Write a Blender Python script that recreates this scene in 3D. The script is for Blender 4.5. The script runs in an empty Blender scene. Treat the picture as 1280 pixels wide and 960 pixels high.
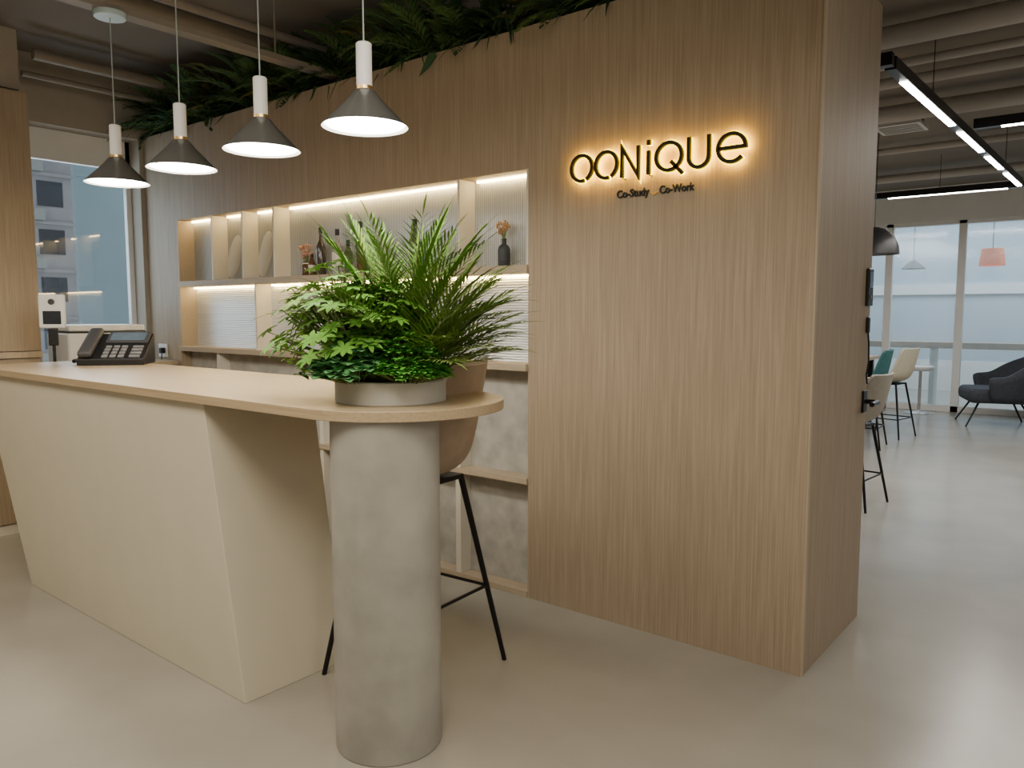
import bpy, bmesh, math, random
from mathutils import Vector, Matrix
random.seed(7)
S = bpy.context.scene
COL = S.collection
PI = math.pi
def R(a): return math.radians(a)

# ------------------------------------------------------------------ materials
def mat(name, col, rough=0.5, metal=0.0, var=0.08, scale=6.0, bump=0.0, emit=None, estr=0.0, trans=0.0, ior=1.45, stretch=None, alpha=1.0, coat=0.0, spec=None):
    m = bpy.data.materials.new(name); m.use_nodes = True
    nt = m.node_tree; N = nt.nodes; L = nt.links
    b = N['Principled BSDF']
    b.inputs['Roughness'].default_value = rough
    b.inputs['Metallic'].default_value = metal
    b.inputs['IOR'].default_value = ior
    if spec is not None: b.inputs['Specular IOR Level'].default_value = spec
    if trans: b.inputs['Transmission Weight'].default_value = trans
    if coat: b.inputs['Coat Weight'].default_value = coat
    if alpha < 1: b.inputs['Alpha'].default_value = alpha
    tc = N.new('ShaderNodeTexCoord'); mp = N.new('ShaderNodeMapping'); nz = N.new('ShaderNodeTexNoise')
    L.new(tc.outputs['Object'], mp.inputs['Vector']); L.new(mp.outputs['Vector'], nz.inputs['Vector'])
    if stretch: mp.inputs['Scale'].default_value = stretch
    nz.inputs['Scale'].default_value = scale; nz.inputs['Detail'].default_value = 6
    cr = N.new('ShaderNodeValToRGB')
    cr.color_ramp.elements[0].position = 0.3; cr.color_ramp.elements[1].position = 0.7
    cr.color_ramp.elements[0].color = (*[max(0, c*(1-var)) for c in col], 1)
    cr.color_ramp.elements[1].color = (*[min(1, c*(1+var)) for c in col], 1)
    L.new(nz.outputs['Fac'], cr.inputs['Fac']); L.new(cr.outputs['Color'], b.inputs['Base Color'])
    if bump:
        bp = N.new('ShaderNodeBump'); bp.inputs['Strength'].default_value = bump; bp.inputs['Distance'].default_value = 0.01
        L.new(nz.outputs['Fac'], bp.inputs['Height']); L.new(bp.outputs['Normal'], b.inputs['Normal'])
    if emit:
        b.inputs['Emission Color'].default_value = (*emit, 1); b.inputs['Emission Strength'].default_value = estr
    return m

def wood(name, c0, c1, stretch, rough=0.55):
    m = bpy.data.materials.new(name); m.use_nodes = True
    nt = m.node_tree; N = nt.nodes; L = nt.links; b = N['Principled BSDF']
    b.inputs['Roughness'].default_value = rough
    tc = N.new('ShaderNodeTexCoord')
    mp = N.new('ShaderNodeMapping'); mp.inputs['Scale'].default_value = stretch
    L.new(tc.outputs['Object'], mp.inputs['Vector'])
    n1 = N.new('ShaderNodeTexNoise'); n1.inputs['Scale'].default_value = 1.0; n1.inputs['Detail'].default_value = 5; n1.inputs['Roughness'].default_value = 0.6
    L.new(mp.outputs['Vector'], n1.inputs['Vector'])
    mp2 = N.new('ShaderNodeMapping'); mp2.inputs['Scale'].default_value = [s*0.12 for s in stretch]
    L.new(tc.outputs['Object'], mp2.inputs['Vector'])
    n2 = N.new('ShaderNodeTexNoise'); n2.inputs['Scale'].default_value = 1.0; n2.inputs['Detail'].default_value = 3
    L.new(mp2.outputs['Vector'], n2.inputs['Vector'])
    mx = N.new('ShaderNodeMath'); mx.operation = 'MULTIPLY_ADD'; mx.inputs[1].default_value = 0.10
    L.new(n2.outputs['Fac'], mx.inputs[0])
    ml = N.new('ShaderNodeMath'); ml.operation = 'MULTIPLY'; ml.inputs[1].default_value = 0.90
    L.new(n1.outputs['Fac'], ml.inputs[0]); L.new(ml.outputs[0], mx.inputs[2])
    cr = N.new('ShaderNodeValToRGB')
    cr.color_ramp.elements[0].position = 0.34; cr.color_ramp.elements[1].position = 0.64
    cr.color_ramp.elements[0].color = (*c0, 1); cr.color_ramp.elements[1].color = (*c1, 1)
    L.new(mx.outputs[0], cr.inputs['Fac']); L.new(cr.outputs['Color'], b.inputs['Base Color'])
    bp = N.new('ShaderNodeBump'); bp.inputs['Strength'].default_value = 0.10; bp.inputs['Distance'].default_value = 0.003
    L.new(n1.outputs['Fac'], bp.inputs['Height']); L.new(bp.outputs['Normal'], b.inputs['Normal'])
    return m

def ribbed(name, col, axis, freq, dark=.8):
    m = bpy.data.materials.new(name); m.use_nodes = True
    nt = m.node_tree; N = nt.nodes; L = nt.links; b = N['Principled BSDF']
    b.inputs['Roughness'].default_value = 0.2; b.inputs['Metallic'].default_value = .25
    tc = N.new('ShaderNodeTexCoord'); w = N.new('ShaderNodeTexWave')
    w.bands_direction = axis; w.inputs['Scale'].default_value = freq
    L.new(tc.outputs['Object'], w.inputs['Vector'])
    cr = N.new('ShaderNodeValToRGB')
    cr.color_ramp.elements[0].color = (*[c*dark for c in col], 1); cr.color_ramp.elements[1].color = (*col, 1)
    L.new(w.outputs['Fac'], cr.inputs['Fac']); L.new(cr.outputs['Color'], b.inputs['Base Color'])
    bp = N.new('ShaderNodeBump'); bp.inputs['Strength'].default_value = 0.5; bp.inputs['Distance'].default_value = 0.004
    L.new(w.outputs['Fac'], bp.inputs['Height']); L.new(bp.outputs['Normal'], b.inputs['Normal'])
    return m

M = {}
M['oak'] = wood('oak_vertical', (.310,.240,.165), (.425,.340,.244), (150,150,2.8))
M['oak_trim'] = wood('oak_trim', (.41,.33,.23), (.50,.41,.30), (150,150,2.8))
M['oak_top'] = wood('oak_counter', (.42,.315,.195), (.52,.405,.26), (2.6,130,130), 0.38)
M['oak_shelf'] = wood('oak_shelf', (.39,.31,.22), (.48,.40,.29), (2.6,130,130))
M['cream'] = mat('cream_laminate', (.68,.635,.51), .5, var=.02)
M['cream_div'] = mat('cream_divider', (.71,.675,.58), .5, var=.03)
M['concrete'] = mat('concrete', (.38,.367,.328), .75, var=.20, scale=4.5, bump=.05)
M['bowl'] = mat('pale_grey_bowl', (.48,.47,.435), .7, var=.07, scale=8)
M['mottle'] = mat('mottled_panel', (.43,.418,.385), .7, var=.19, scale=11, bump=.05)
M['floor'] = mat('microcement', (.34,.322,.283), .23, var=.10, scale=1.6, bump=.012)
M['ceil'] = mat('ceiling_paint', (.20,.175,.147), .9, var=.08, scale=1.5)
M['wall'] = mat('wall_paint', (.40,.36,.30), .85, var=.05)
M['wallf'] = mat('wall_paint_light', (.45,.42,.37), .85, var=.05)
M['white'] = mat('white_paint', (.80,.80,.79), .5, var=.02)
M['whitep'] = mat('white_plastic', (.84,.84,.84), .35, var=.02)
M['pipe'] = mat('pipe_paint', (.38,.36,.33), .6, var=.05)
M['piped'] = mat('pipe_paint_taupe', (.25,.218,.18), .6, var=.05)
M['black'] = mat('black_plastic', (.015,.015,.016), .4, var=.1)
M['blackm'] = mat('black_metal', (.02,.02,.022), .35, .6, var=.1)
M['dgrey'] = mat('dark_grey_plastic', (.06,.06,.065), .45, var=.1)
M['keys'] = mat('key_grey', (.22,.22,.23), .5, var=.1)
M['screen'] = mat('screen', (.10,.13,.16), .12, var=.25, emit=(.25,.35,.45), estr=.15)
M['dscreen'] = mat('dark_screen', (.03,.035,.045), .12, var=.2)
M['led'] = mat('led_warm', (1,.9,.7), .5, emit=(1.0,.70,.30), estr=34)
M['ledw'] = mat('led_white', (1,1,1), .5, emit=(1.0,.95,.86), estr=30)
M['bulb'] = mat('lamp_diffuser', (1,1,1), .5, emit=(1.0,.93,.80), estr=45)
M['halo'] = mat('sign_halo', (1,.7,.05), .5, emit=(1.0,.64,.012), estr=26)
M['edge'] = mat('sign_edge_glow', (1,.6,.02), .5, emit=(1.0,.66,.004), estr=5.5)
M['bronze'] = mat('sign_face', (.03,.024,.012), .5, .0, var=.1, spec=.25)
M['signdark'] = mat('sign_dark', (.010,.009,.008), .5, var=.1)
M['gold'] = mat('gold_dash', (.7,.42,.08), .4, .2, var=.1)
M['shade'] = mat('pendant_shade', (.30,.31,.31), .24, .75, var=.05)
M['lining'] = mat('pendant_lining', (.85,.84,.80), .5, var=.02)
M['socket'] = mat('pendant_socket', (.88,.88,.88), .4, var=.02)
M['brass'] = mat('brass', (.75,.52,.22), .25, .9, var=.05)
M['canopy'] = mat('canopy_blue_grey', (.45,.58,.62), .4, var=.05)
M['cordc'] = mat('cord', (.40,.46,.47), .6, var=.05)
M['soil'] = mat('soil', (.05,.035,.025), .95, var=.3, scale=60)
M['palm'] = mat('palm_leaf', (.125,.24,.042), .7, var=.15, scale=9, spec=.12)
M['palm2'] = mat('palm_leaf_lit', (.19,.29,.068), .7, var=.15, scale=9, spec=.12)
M['scheff'] = mat('umbrella_leaf', (.14,.34,.046), .6, var=.18, scale=10, spec=.2)
M['lime'] = mat('lime_leaf', (.20,.38,.05), .65, var=.15, scale=10, spec=.15)
M['pepe'] = mat('blue_green_leaf', (.15,.40,.15), .55, var=.2, scale=12, spec=.25)
M['shrub'] = mat('small_leaf', (.12,.42,.06), .55, var=.2, scale=14, spec=.25)
M['stem'] = mat('stem', (.16,.20,.06), .6, var=.2)
M['fern'] = mat('fern_dark', (.060,.120,.036), .6, var=.25, scale=8, spec=.2)
M['fern2'] = mat('fern_yellowish', (.125,.13,.038), .6, var=.25, scale=8, spec=.2)
M['fern3'] = mat('fern_blue', (.048,.105,.048), .55, var=.25, scale=8, spec=.2)
M['taupe'] = mat('taupe_leather', (.40,.31,.22), .6, var=.10, scale=14, bump=.04)
M['stitch'] = mat('stitching', (.60,.50,.37), .7, var=.05)
M['teal'] = mat('teal_fabric', (.035,.13,.14), .8, var=.12, scale=30)
M['beige'] = mat('cream_fabric', (.54,.50,.39), .8, var=.06, scale=30)
M['gbeige'] = mat('grey_beige_fabric', (.38,.36,.31), .8, var=.06, scale=30)
M['navy'] = mat('charcoal_fabric', (.045,.05,.065), .85, var=.15, scale=30)
M['chrome'] = mat('chrome', (.7,.7,.72), .2, .9, var=.03)
M['upper_rib'] = ribbed('reeded_vertical', (.62,.66,.67), 'X', 24, .60)
M['lower_rib'] = ribbed('reeded_horizontal', (.82,.88,.93), 'Z', 24, .78)
M['plate'] = mat('pale_plate', (.74,.71,.63), .35, var=.03)
M['dbottle'] = mat('dark_bottle', (.06,.05,.04), .15, var=.1, coat=.5)
M['bbottle'] = mat('brown_bottle', (.17,.09,.045), .15, var=.1, trans=.3)
M['cbottle'] = mat('clear_bottle', (.85,.86,.80), .12, var=.05, trans=.8)
M['gbottle'] = mat('green_bottle', (.20,.24,.14), .12, var=.1, trans=.6)
M['blabel'] = mat('bottle_label', (.75,.70,.58), .6, var=.06, scale=30)
M['dried'] = mat('dried_flower', (.46,.28,.15), .8, var=.3, scale=40)
M['driedp'] = mat('dried_flower_pink', (.55,.33,.25), .8, var=.3, scale=40)
M['vase'] = mat('slate_vase', (.045,.05,.06), .5, var=.1)
M['tower'] = mat('white_tile_facade', (.50,.47,.48), .7, var=.10, scale=1)
M['tglass'] = mat('teal_curtain_glass', (.46,.59,.64), .3, var=.08, scale=.3)
M['tmull'] = mat('facade_mullion', (.50,.62,.67), .4, var=.03)
M['twin'] = mat('tower_window', (.07,.08,.10), .25, var=.3, scale=.6)
M['orange'] = mat('orange_drum', (.75,.14,.015), .7, var=.10, scale=4)
M['paleblue'] = mat('pale_blue_wall', (.45,.52,.58), .7, var=.10, scale=.5)
M['steel'] = mat('vent_metal', (.50,.49,.46), .5, var=.04)
M['grout'] = mat('skirting', (.72,.68,.60), .6, var=.03)
def glassmat(name, tint, rough, mixf, haze=0):
    m = bpy.data.materials.new(name); m.use_nodes = True
    nt = m.node_tree; N = nt.nodes; L = nt.links
    N.remove(N['Principled BSDF']); o = N['Material Output']
    t = N.new('ShaderNodeBsdfTransparent'); t.inputs['Color'].default_value = (*tint, 1)
    g = N.new('ShaderNodeBsdfGlossy'); g.inputs['Roughness'].default_value = rough
    nz = N.new('ShaderNodeTexNoise'); nz.inputs['Scale'].default_value = 2
    mr = N.new('ShaderNodeMapRange'); mr.inputs['To Min'].default_value = mixf*.8; mr.inputs['To Max'].default_value = mixf*1.2
    L.new(nz.outputs['Fac'], mr.inputs['Value'])
    mx = N.new('ShaderNodeMixShader'); L.new(mr.outputs['Result'], mx.inputs['Fac'])
    src = t.outputs[0]
    if haze:
        d = N.new('ShaderNodeBsdfTranslucent'); d.inputs['Color'].default_value = (.80,.87,.92,1)
        m2 = N.new('ShaderNodeMixShader'); m2.inputs['Fac'].default_value = haze
        L.new(t.outputs[0], m2.inputs[1]); L.new(d.outputs[0], m2.inputs[2]); src = m2.outputs[0]
    L.new(src, mx.inputs[1]); L.new(g.outputs[0], mx.inputs[2]); L.new(mx.outputs[0], o.inputs['Surface'])
    return m
M['glass'] = glassmat('window_glass', (.76,.80,.81), .02, .06)
M['pglass'] = glassmat('partition_glass', (.88,.94,.97), .10, .10, .08)

# ------------------------------------------------------------------ mesh builder
class MB:
    def __init__(s): s.bm = bmesh.new()
    def box(s, x0, x1, y0, y1, z0, z1, T=None):
        vs = [Vector((x, y, z)) for z in (z0, z1) for y in (y0, y1) for x in (x0, x1)]
        if T: vs = [T @ v for v in vs]
        v = [s.bm.verts.new(p) for p in vs]
        for f in ((0,2,3,1),(4,5,7,6),(0,1,5,4),(2,6,7,3),(0,4,6,2),(1,3,7,5)):
            s.bm.faces.new([v[i] for i in f])
        return s
    def hexa(s, pts):
        v = [s.bm.verts.new(p) for p in pts]
        for f in ((3,2,1,0),(4,5,6,7),(0,1,5,4),(1,2,6,5),(2,3,7,6),(3,0,4,7)):
            s.bm.faces.new([v[i] for i in f])
        return s
    def prism(s, pts, z0, z1, T=None):
        a = [Vector((x, y, z0)) for x, y in pts]; b = [Vector((x, y, z1)) for x, y in pts]
        if T: a = [T @ p for p in a]; b = [T @ p for p in b]
        a = [s.bm.verts.new(p) for p in a]; b = [s.bm.verts.new(p) for p in b]
        s.bm.faces.new(a[::-1]); s.bm.faces.new(b)
        n = len(pts)
        for i in range(n): s.bm.faces.new((a[i], a[(i+1) % n], b[(i+1) % n], b[i]))
        return s
    def lathe(s, prof, c=(0,0,0), seg=32, T=None):
        rings = []
        for r, z in prof:
            if r < 1e-6: ps = [Vector((c[0], c[1], c[2]+z))]
            else: ps = [Vector((c[0]+r*math.cos(2*PI*k/seg), c[1]+r*math.sin(2*PI*k/seg), c[2]+z)) for k in range(seg)]
            if T: ps = [T @ p for p in ps]
            rings.append([s.bm.verts.new(p) for p in ps])
        for A, B in zip(rings, rings[1:]):
            if len(A) == 1 and len(B) == 1: continue
            for k in range(seg):
                k2 = (k+1) % seg
                if len(A) == 1: s.bm.faces.new((A[0], B[k], B[k2]))
                elif len(B) == 1: s.bm.faces.new((A[k], A[k2], B[0]))
                else: s.bm.faces.new((A[k], A[k2], B[k2], B[k]))
        return s
    def tube(s, pts, r, seg=8, closed=False):
        pts = [Vector(p) for p in pts]; n = len(pts)
        rs = r if isinstance(r, (list, tuple)) else [r]*n
        up = Vector((0,0,1)); prev = None; rings = []
        for i, p in enumerate(pts):
            if closed: t = pts[(i+1) % n]-pts[i-1]
            elif i == 0: t = pts[1]-p
            elif i == n-1: t = p-pts[i-1]
            else: t = pts[i+1]-pts[i-1]
            t.normalize()
            if prev is None:
                a = up if abs(t.dot(up)) < .9 else Vector((1,0,0))
                prev = (a - t*a.dot(t)).normalized()
            else:
                prev = (prev - t*prev.dot(t)); prev.normalize()
            b = t.cross(prev)
            rings.append([s.bm.verts.new(p + rs[i]*(prev*math.cos(2*PI*k/seg)+b*math.sin(2*PI*k/seg))) for k in range(seg)])
        pairs = list(zip(rings, rings[1:]))
        if closed: pairs.append((rings[-1], rings[0]))
        for A, B in pairs:
            for k in range(seg): s.bm.faces.new((A[k], A[(k+1) % seg], B[(k+1) % seg], B[k]))
        if not closed:
            s.bm.faces.new(rings[0][::-1]); s.bm.faces.new(rings[-1])
        return s
    def ribbon(s, pts, w, y0, y1, closed=False):
        n = len(pts); Lp = []; Rp = []
        P = [Vector((a, b)) for a, b in pts]
        for i in range(n):
            if closed: a, b = P[i]-P[i-1], P[(i+1) % n]-P[i]
            else:
                a = P[i]-P[i-1] if i else P[1]-P[0]
                b = P[i+1]-P[i] if i < n-1 else P[-1]-P[-2]
            a = a.normalized(); b = b.normalized()
            nn = Vector((-a.y-b.y, a.x+b.x)); nn.normalize()
            k = w/2/max(.35, nn.dot(Vector((-a.y, a.x))))
            Lp.append(P[i]+nn*k); Rp.append(P[i]-nn*k)
        V = [[s.bm.verts.new((p.x, y, p.y)) for p in arr] for y in (y0, y1) for arr in (Lp, Rp)]
        rng = range(n if closed else n-1)
        for i in rng:
            j = (i+1) % n
            s.bm.faces.new((V[0][i], V[0][j], V[1][j], V[1][i])); s.bm.faces.new((V[2][j], V[2][i], V[3][i], V[3][j]))
            s.bm.faces.new((V[0][j], V[0][i], V[2][i], V[2][j])); s.bm.faces.new((V[1][i], V[1][j], V[3][j], V[3][i]))
        if not closed:
            for i in (0, n-1): s.bm.faces.new((V[0][i], V[1][i], V[3][i], V[2][i]))
        return s
    def leaf(s, p, d, L, W, droop=0.3, segs=4, up=Vector((0,0,1)), fold=0.15, wpos=.45):
        p = Vector(p); d = Vector(d).normalized(); rows = []
        for i in range(segs+1):
            f = i/segs
            side = d.cross(up)
            if side.length < 1e-3: side = Vector((1,0,0))
            side.normalize(); nn = side.cross(d)
            if f < wpos: w = math.sin(f/wpos*PI/2)
            else: w = math.cos((f-wpos)/(1-wpos)*PI/2)
            w = max(w, 0.06)*W/2
            rows.append((s.bm.verts.new(p-side*w+nn*w*fold*2), s.bm.verts.new(p), s.bm.verts.new(p+side*w+nn*w*fold*2)))
            p = p + d*(L/segs)
            d = (d + Vector((0,0,-droop/segs))).normalized()
        for a, b in zip(rows, rows[1:]):
            s.bm.faces.new((a[0], a[1], b[1], b[0])); s.bm.faces.new((a[1], a[2], b[2], b[1]))
        return s
    def build(s, name, m, parent=None, smooth=None, bevel=0, recalc=True, label=None):
        if recalc: bmesh.ops.recalc_face_normals(s.bm, faces=s.bm.faces)
        me = bpy.data.meshes.new(name); s.bm.to_mesh(me); s.bm.free()
        me.materials.append(m)
        if smooth is not None:
            for p in me.polygons: p.use_smooth = True
            me.set_sharp_from_angle(angle=R(smooth))
        o = bpy.data.objects.new(name, me); COL.objects.link(o)
        if parent: o.parent = parent
        if bevel:
            b = o.modifiers.new('bevel', 'BEVEL'); b.width = bevel; b.segments = 3; b.limit_method = 'ANGLE'; b.angle_limit = R(40)
        if label: o['label'] = label
        return o

def tag(o, label, cat, group=None, kind=None):
    o['label'] = label; o['category'] = cat
    if group: o['group'] = group
    if kind: o['kind'] = kind
    return o
def thing(name, label, cat, loc=(0,0,0), rz=0, group=None):
    o = bpy.data.objects.new(name, None); COL.objects.link(o)
    o.location = loc; o.rotation_euler = (0, 0, rz); o.empty_display_size = .05
    return tag(o, label, cat, group)
def struct(o, label=None, cat=None):
    o['kind'] = 'structure'
    if label: o['label'] = label
    if cat: o['category'] = cat
    return o

# ------------------------------------------------------------------ camera
H = 1.42
cam_d = bpy.data.cameras.new('camera'); cam = bpy.data.objects.new('camera', cam_d); COL.objects.link(cam)
cam_d.sensor_width = 36; cam_d.lens = 962/1280*36; cam_d.clip_start = .05; cam_d.clip_end = 300
cam.location = (0, 0, H); cam.rotation_euler = (R(90-5.3), 0, R(38.7))
S.camera = cam

# ------------------------------------------------------------------ setting
CZ = 3.2
WX = -6.02
struct(MB().box(-6.25, 3.5, -2.5, 16, -.1, 0).build('floor', M['floor']), 'grey beige seamless polished cement floor', 'floor')
struct(MB().box(-6.25, 3.5, -2.5, 12.6, CZ, CZ+.1).build('ceiling', M['ceil']), 'taupe painted open ceiling', 'ceiling')
w = MB()
w.box(-6.25, WX, -2.5, 2.05, 0, CZ).box(-6.25, WX, 2.93, 12.5, 0, CZ).box(-6.25, WX, 2.05, 2.93, 0, .95).box(-6.25, WX, 2.05, 2.93, 2.74, CZ)
struct(w.build('wall_left', M['wall']), 'beige wall with tall window on the left', 'wall')
struct(MB().box(3.5, 3.6, -2.5, 16, 0, CZ).build('wall_right', M['wall']), 'beige wall on the far right', 'wall')
struct(MB().box(-6.25, 3.6, -2.6, -2.5, 0, CZ).build('wall_front', M['wallf']), 'pale wall behind the viewer', 'wall')
fx0, fx1 = -6.22, -6.17
wf = MB().box(fx0, fx1, 2.05, 2.12, .95, 2.74).box(fx0, fx1, 2.89, 2.93, .95, 2.74).box(fx0, fx1, 2.05, 2.93, .95, 1.0).box(fx0, fx1, 2.05, 2.93, 2.52, 2.74)
wf = struct(wf.build('window_1', M['white'], bevel=.004), 'white framed tall window on the left wall', 'window')
MB().box(-6.20, -6.19, 2.10, 2.91, .98, 2.55).build('window_pane', M['glass'], wf)
Y0 = 2.965; NB = 3.105; TOP = 2.755; XR = -.925; XN = -2.275; XL = -5.56
f = MB().box(XN, XR, Y0, 3.75, 0, TOP).box(WX, XN, Y0, 3.75, 2.10, TOP).box(WX, XL, Y0, 3.75, 0, 2.10).box(XL, XN, NB, 3.75, 0, 2.10)
struct(f.build('wall_back', M['oak']), 'oak veneer partition wall with lit shelf niche', 'wall')
struct(MB().box(XR-.004, XR+.002, Y0-.003, Y0+.02, 0, TOP).build('trim_1', M['oak_trim']), 'pale oak edge strip on partition corner', 'trim')
GY = 12.5
fr = MB(); xs = [-5.66+.94*i for i in range(10)]
for x in xs: fr.box(x-.05, x+.05, GY-.04, GY+.04, 0, 2.71)
fr.box(-6.02, 3.5, GY-.04, GY+.04, 0, .09).box(-6.02, 3.5, GY-.04, GY+.04, 2.66, 2.71)
fr = struct(fr.build('window_2', M['white'], bevel=.004), 'white framed full height glass partition at the far end', 'window')
for a, b in zip([-6.02]+xs, xs+[3.5]):
    if b-a > .15: MB().box(a+.05, b-.05, GY-.005, GY+.005, .09, 2.66).build('window_pane', M['pglass'], fr)
struct(MB().box(-6.02, 3.5, GY-.06, GY+.06, 2.71, CZ).build('trim_2', M['white']), 'white header above the glass partition', 'trim')
wl = MB().box(-6.25, 3.6, 15.9, 16.0, 0, 3.6)
struct(wl.build('wall_far', M['paleblue']), 'grey blue wall beyond the glass', 'wall')
struct(MB().box(-6.2, 3.5, 15.84, 15.9, 1.75, 1.93).box(-6.2, 3.5, 15.86, 15.9, 0, .55).build('trim_4', M['white']), 'white bands along the wall beyond the glass', 'trim')
struct(MB().box(WX, -5.60, -2.5, 1.98, 2.83, CZ).build('trim_3', M['wall']), 'beige bulkhead above tall cabinet', 'trim')

# ------------------------------------------------------------------ built in shelf
sh = thing('built_in_shelf', 'wall shelf niche with reeded back panels, cream dividers and warm light strips', 'shelf', (XL, Y0, 0))
def sx(mb):
    bmesh.ops.translate(mb.bm, verts=mb.bm.verts, vec=(-XL, -Y0, 0)); return mb
e = .001
PB = NB-.02
def part(name, m, *boxes, **k):
    mb = MB()
    for b in boxes: mb.box(*b)
    return sx(mb).build(name, m, sh, **k)
part('back_panel', M['upper_rib'], (XL+e, XN-e, PB, NB-e, 1.65, 2.10-e))
part('back_panel', M['lower_rib'], (XL+e, XN-e, PB, NB-e, 1.17, 1.61))
part('concrete_panel', M['mottle'], (XL+e, XN-e, NB-.06, NB-e, .605, 1.135))
part('concrete_panel', M['mottle'], (XL+e, XN-e, NB-.06, NB-e, .03, .575))
part('shelf_board', M['oak_shelf'], (XL+e, XN-e, Y0-.012, NB-e, 1.61, 1.65), bevel=.002)
part('ledge', M['oak_shelf'], (XL+e, XN-e, Y0-.02, NB-e, 1.135, 1.17), bevel=.002)
part('shelf_board', M['oak_shelf'], (XL+e, XN-e, Y0-.012, NB-e, .575, .605), bevel=.002)
part('plinth', M['oak_shelf'], (XL+e, XN-e, Y0-.005, NB-e, 0, .03))
up = [-5.08, -4.70, -4.34, -2.72]
lo = [-4.565, -3.40]
for x in up: part('divider', M['cream_div'], (x-.016, x, Y0, PB, 1.65, 2.10-e))
for x in lo: part('divider', M['cream_div'], (x-.016, x, Y0, PB, 1.17, 1.61))
for x in (-5.04, -3.88, -2.725):
    part('divider', M['cream_div'], (x-.035, x, Y0, NB-.06, .605, 1.135))
    part('divider', M['cream_div'], (x-.035, x, Y0, NB-.06, .03, .575))
part('side_panel', M['oak_shelf'], (XL+e, XL+.018, Y0-.004, PB, 1.65, 2.10-e))
part('side_panel', M['oak_shelf'], (XL+e, XL+.018, Y0-.004, PB, 1.17, 1.61))
part('side_panel', M['cream_div'], (XN-.012, XN-e, Y0, PB, 1.65, 2.10-e))
def strips(edges, z):
    for a, b in zip(edges, edges[1:]):
        part('light_strip', M['led'], (a+.03, b-.03, PB-.020, PB-.010, z-.012, z-.002))
strips([XL]+up+[XN], 2.10)
strips([XL]+lo+[XN], 1.61)
BY = Y0+.06
def bottle(x, h, r, m, label, lab=True, neck=.35, y=BY):
    t = thing('bottle', label, 'bottle', (x, y, 1.65), 0, 'bottles on the lit shelf')
    b = h*(1-neck)
    MB().lathe([(0,0),(r*.92,0),(r,.006),(r,b*.92),(r*.8,b),(r*.36,b+.03),(r*.33,h-.01),(r*.4,h-.008),(r*.4,h),(0,h)], seg=20).build('body', m, t, 35)
    MB().lathe([(r*.36,h-.035),(r*.42,h-.033),(r*.42,h+.003),(0,h+.003)], seg=16).build('cap', M['black'], t, 35)
    if lab: MB().lathe([(r+.0008,b*.3),(r+.0012,b*.32),(r+.0012,b*.75),(r+.0008,b*.77)], seg=20).build('label', M['blabel'], t, 35)
    return t
bottle(-3.94, .29, .030, M['dbottle'], 'tall dark bottle right of the dried flower jar on lit shelf', False)
bottle(-4.005, .13, .022, M['bbottle'], 'small brown bottle close against the dried flower jar on lit shelf', y=BY-.02)
bottle(-3.78, .27, .032, M['cbottle'], 'clear bottle with pale label left of the potted plant on lit shelf')
bottle(-3.68, .20, .028, M['gbottle'], 'short green bottle beside the clear bottle on lit shelf', False)
bottle(-3.565, .30, .032, M['bbottle'], 'tall brown bottle partly behind left side of plant', False)
bottle(-3.38, .24, .030, M['cbottle'], 'clear bottle behind the plant tops on lit shelf', False)
bottle(-3.11, .28, .032, M['gbottle'], 'green bottle behind the upright palm fronds on lit shelf', False)
def flowers(x, y, z, n, hmin, hmax, spread, m, label, name='dried_flower'):
    t = thing(name, label, 'dried flowers', (x, y, z))
    st = MB(); hd = MB()
    for i in range(n):
        a = random.uniform(0, 2*PI); s = random.uniform(.3, 1)*spread; h = random.uniform(hmin, hmax)
        p = Vector((s*math.cos(a), s*math.sin(a)*.5, h))
        st.tube([(0,0,0), (p.x*.3, p.y*.3, h*.55), p], .0014, 5)
        for k in range(5):
            q = p + Vector((random.uniform(-.012,.012), random.uniform(-.01,.01), random.uniform(-.012,.012)))
            hd.lathe([(0,-.008),(.007,-.003),(.007,.003),(0,.008)], q, 6)
    st.build('stem', M['stem'], t); hd.build('bloom', m, t)
j = thing('glass_jar', 'small brown jar holding dried flowers on lit shelf', 'jar', (-4.085, BY, 1.65))
MB().lathe([(0,0),(.03,0),(.034,.01),(.034,.06),(.022,.078),(.024,.09),(.018,.09),(.018,.06),(0,.02)], seg=20).build('body', M['bbottle'], j, 35)
MB().lathe([(.0225,.074),(.0255,.075),(.0255,.082),(.0225,.083)], seg=20).build('rim_band', M['blabel'], j, 35)
flowers(-4.085, BY, 1.68, 16, .09, .16, .05, M['driedp'], 'bunch of pinkish dried flowers in the small brown jar')
v = thing('bottle_vase', 'dark slate bottle vase alone in right hand shelf compartment', 'vase', (-2.475, BY, 1.65))
MB().lathe([(0,0),(.027,0),(.031,.008),(.032,.085),(.025,.102),(.012,.112),(.012,.132),(.015,.138),(.009,.138),(.008,.11),(0,.1)], seg=24).build('body', M['vase'], v, 35)
MB().lathe([(.0310,.03),(.0326,.031),(.0326,.036),(.0310,.037)], seg=24).build('band', M['dgrey'], v, 35)
flowers(-2.475, BY, 1.755, 12, .07, .11, .03, M['dried'], 'brown dried flower sprig in the dark slate vase')
for x_, la in ((-4.90, 'pale round plate standing on edge in second narrow shelf compartment'), (-4.53, 'pale round plate standing on edge in third narrow shelf compartment')):
    t = thing('display_plate', la, 'plate', (x_, BY+.01, 1.65), 0, 'plates standing in the narrow compartments')
    T = Matrix.Translation((0,.0,.153)) @ Matrix.Rotation(R(-72),4,'Y') @ Matrix.Scale(.30,4,(0,1,0))
    MB().lathe([(0,0),(.09,0),(.155,.012),(.157,.016),(.09,.006),(0,.006)], seg=40, T=T).build('plate_body', M['plate'], t, 40)

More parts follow.
